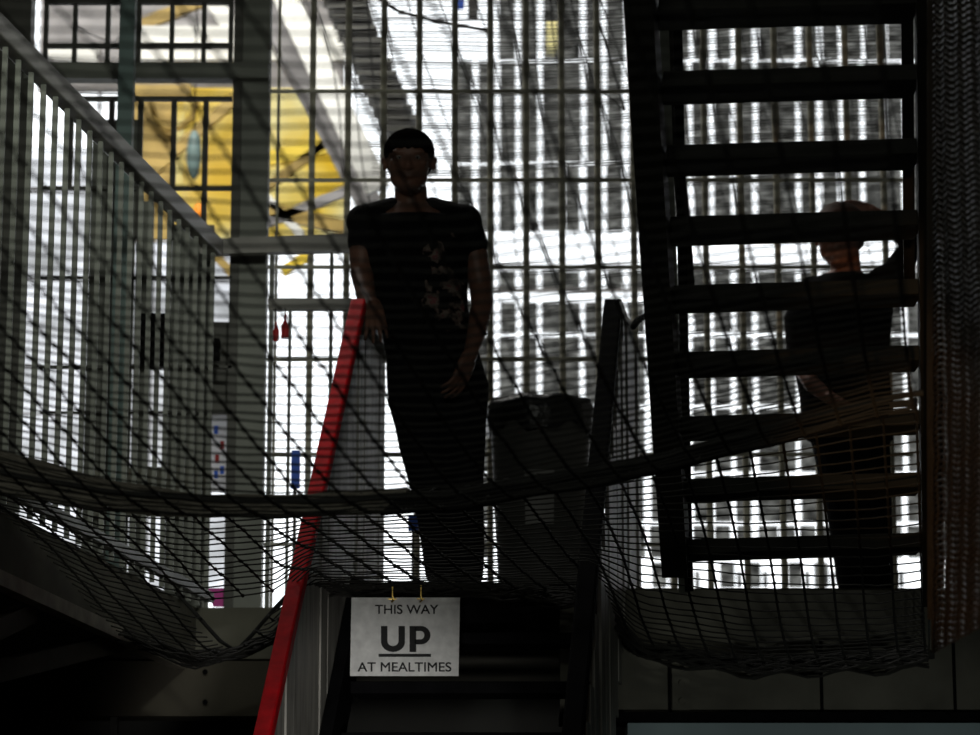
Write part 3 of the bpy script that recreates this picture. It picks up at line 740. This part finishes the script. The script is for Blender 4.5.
s2 = MB(); s2.rings([(Q2(c, y, dd), hw*k2+.012, hd+.014) for (y, c, hw, hd, dd) in T2 if 272 < y < 405], 30)
s2.limb([Q2(870, 290, .03), Q2(896, 272, .05), Q2(912, 246, .06), Q2(899, 231, .075)], [.068, .062, .056, .046])
s2.limb([Q2(812, 292, .03), Q2(798, 320, .02), Q2(799, 352, -.01)], [.068, .062, .054])
remesh('dark_top', s2, M['shirt2'], man2, .008, 5)
t2 = MB(); t2.rings([(Q2(c, y, dd), hw*k2+.012, hd+.012) for (y, c, hw, hd, dd) in ((440, 850, 41, .11, .02), (420, 848, 43, .12, .02), (396, 846, 44, .125, .02))], 30)
t2.limb([Q2(832, 428, .02), Q2(845, 510, -.02), Q2(852, 584, 0)], [.10, .08, .062]); t2.limb([Q2(866, 428, .02), Q2(873, 512, 0), Q2(879, 587, .02)], [.10, .08, .062])
remesh('trousers', t2, M['trousers'], man2, .009, 4)
for c in (Q2(852, 598, -.02), Q2(880, 600, 0)):
    s_ = MB(); s_.rings([(Vector((c.x, c.y, LAND+.005)), .046, .135), (Vector((c.x, c.y-.01, LAND+.035)), .048, .138), (Vector((c.x, c.y+.02, LAND+.07)), .042, .10), (Vector((c.x, c.y+.05, LAND+.10)), .038, .055)], 20)
    obj('shoe', s_, M['shoe'], man2, smooth=True)

# ---------------------------------------------------------------- the safety net slung under the landing and over the near hall
# height profile of the slung net, given as the elevation it is seen at (image rows) for depth and for position across
DEP = [4.0, 5.0, 6.0, 7.0, 7.6, 8.0, 8.35, 8.8, 9.3, 9.9, 10.5, 11.0, 11.35]
COL = {
 -150: [-150, 50, 230, 350, 410, 436, 448, 432, 462, 490, 515, 530, 535],
 0:    [-150, 52, 240, 365, 430, 472, 494, 452, 495, 522, 545, 556, 560],
 100:  [-150, 55, 250, 385, 450, 490, 510, 480, 520, 560, 600, 625, 632],
 200:  [-150, 58, 258, 395, 464, 500, 515, 497, 530, 578, 625, 655, 664],
 275:  [-150, 60, 260, 400, 467, 502, 516, 497, 525, 570, 612, 636, 640],
 310:  [-150, 60, 260, 400, 468, 502, 515, 496, 520, 550, 575, 588, 593],
 450:  [-150, 60, 260, 400, 465, 495, 508, 488, 515, 548, 574, 588, 593],
 590:  [-150, 55, 245, 380, 440, 470, 484, 468, 500, 540, 568, 586, 594],
 640:  [-150, 52, 240, 372, 430, 462, 474, 458, 495, 545, 605, 640, 648],
 750:  [-150, 48, 228, 352, 405, 434, 448, 436, 485, 550, 620, 655, 664],
 880:  [-150, 45, 212, 330, 375, 400, 414, 406, 470, 550, 620, 650, 660],
 960:  [-150, 45, 205, 320, 362, 388, 402, 398, 460, 540, 610, 640, 652],
}
cols = sorted(COL)
splines = {c: list(zip(DEP, COL[c])) for c in cols}
def net_y(px, d):
    return interp([(c, catmull(splines[c], d)) for c in cols], px)
def net_pt(u, d):
    px = 961 + F*u/d/cp
    y = net_y(px, d)
    q = P(px, y, d); q.x = (px-490)/F * (d/(cp - (367.5-y)/F*sp))
    q.z += .0018*math.sin(u*23+d*17) + .0012*math.sin(d*41-u*9)
    return q, px
nm_ = MB(); kn_ = 0
us = [-.13 - .098*i for i in range(0, 40)]
dn = 98
ds = [4.2 + i*(11.45-4.2)/(dn-1) for i in range(dn)]
def smooth_rows(d):
    pts = []
    for i in range(len(us)*2-1):
        u = us[i//2] if i % 2 == 0 else (us[i//2]+us[i//2+1])/2
        q, px = net_pt(u, d)
        if i % 2: q.z -= .0012
        pts.append((q, px > -60 and not in_gap(q)))
    return pts
def runs(seq):
    cur = []
    for q, ok in seq:
        if ok: cur.append(q)
        else:
            if len(cur) > 2: yield cur
            cur = []
    if len(cur) > 2: yield cur
# opening left between the flat edge of the net and its sagging lobe on the left
GAP = [(P(a, b, 11.2).x, P(a, b, 11.2).z) for a, b in ((176, 591), (288, 591), (276, 606), (252, 634), (236, 650), (220, 640))]
def in_gap(q):
    if q.y < 10.2: return False
    v = q - Vector((0, 0, EYE)); k = 11.2/q.y; x, z = v.x*k, EYE + v.z*k; c = False
    for (x1, z1), (x2, z2) in zip(GAP, GAP[1:]+GAP[:1]):
        if (z1 > z) != (z2 > z) and x < (x2-x1)*(z-z1)/(z2-z1)+x1: c = not c
    return c
for i, d in enumerate(ds):
    for pts in runs(smooth_rows(d)): nm_.tube(pts, .0027, 4, cap=False)
for u in us:
    pts = []
    for i in range(dn*2-1):
        d = ds[0] + (ds[-1]-ds[0])*i/(dn*2-2)
        q, px = net_pt(u, d)
        pts.append((q, px > -60 and not in_gap(q)))
    for pp in runs(pts): nm_.tube(pp, .0042, 4, cap=False)
    for d in ds:
        q, px = net_pt(u, d)
        if px > -60 and d > 6.5 and not in_gap(q): nm_.ball(q, .0075, n=5, m=3)
net = thing('safety_net', 'black knotted safety net slung below the landing across the whole view', 'net', (0, 9, LAND-.3))
obj('netting', nm_, M['net'], net)
# border ropes and the gathered lower hem
def rope(pts, r): return obj('border_rope', MB().tube(pts, r, 7), M['rope'], net)
for pp in runs([(q, not in_gap(q)) for q in [net_pt(-.1 - .04*i, 11.46)[0] for i in range(92)]]): rope(pp, .016)
rope([P(a, b, 11.2) for a, b in ((176, 592), (220, 641), (236, 651), (252, 635), (276, 607), (290, 592))], .008)
rope([net_pt(-.1 - .08*i, 8.05)[0] + Vector((0, 0, .01)) for i in range(42)], .009)
hem = MB()
for j in range(20):
    off = random.uniform(-.05, .035)
    hem.tube([net_pt(-.12 - .05*i, 11.42 - .02*j)[0] + Vector((0, 0, .012*math.sin(i*1.3+j*2) - .018 + off*.6)) for i in range(int(1.5/.05))], .0045, 4)
    for pp in runs([(q, not in_gap(q)) for q in [net_pt(-1.5 - .05*i, 11.42 - .02*j)[0] + Vector((0, 0, .012*math.sin(i*1.3+j*2) + off*.35)) for i in range(int(2.3/.05))]]): hem.tube(pp, .0045, 4)
obj('gathered_hem', hem, M['net'], net)
# the fold where the slung net doubles back: many strands drawn together
M['net_fold_lit'] = mat('net_fold_lit', (.19, .175, .14), .7, var=.5, scale=22)  # paler than the net: light on the left strands put into the colour
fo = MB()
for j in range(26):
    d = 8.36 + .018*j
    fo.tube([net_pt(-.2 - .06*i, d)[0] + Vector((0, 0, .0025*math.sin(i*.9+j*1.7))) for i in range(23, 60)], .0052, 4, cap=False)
obj('lit_gathered_fold', fo, M['net_fold_lit'], net)
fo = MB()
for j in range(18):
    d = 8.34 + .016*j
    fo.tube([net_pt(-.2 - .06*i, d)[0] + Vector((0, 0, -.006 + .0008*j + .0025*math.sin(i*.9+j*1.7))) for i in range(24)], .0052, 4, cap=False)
obj('shaded_gathered_fold', fo, mat('net_fold_shaded', (.008, .008, .008), .9, spec=.05), net)  # same fold on the unlit right, its shade put into a near-black colour
# side of the net, rising along the right
sd = MB()
def side_pt(d, v):               # v: 0 at the sling, 1 at the top
    px = (985 - (d-7.2)*58 if d < 8.2 else 927) + (4*math.sin(v*6+d*.8) if d < 8 else 2); y0 = net_y(925, d) if d > 8.19 else 655 - (8.2-d)*30; y = y0 + (-120-y0)*v
    return P(px, y, d)
nv = 44; dsd = [7.2 + i*.077 for i in range(14)]
for i, d in enumerate(dsd):
    sd.tube([side_pt(d + .02*math.sin(k*2.1), k/nv) for k in range(nv+1)], .0042 if i < 13 else .007, 4, cap=False)
for k in range(0, 120):
    v = k/119.0
    sd.tube([side_pt(d, max(0, v + .004*math.sin(d*30))) for d in dsd], .0042, 4, cap=False)
dlo = [8.2 + i*.15 for i in range(22)]
for d in dlo: sd.tube([side_pt(d, k/60) for k in range(8)], .0032, 3, cap=False)
for k in range(15): sd.tube([side_pt(d, k/120) for d in dlo], .0032, 3, cap=False)
obj('side_netting', sd, M['net_side'], net)
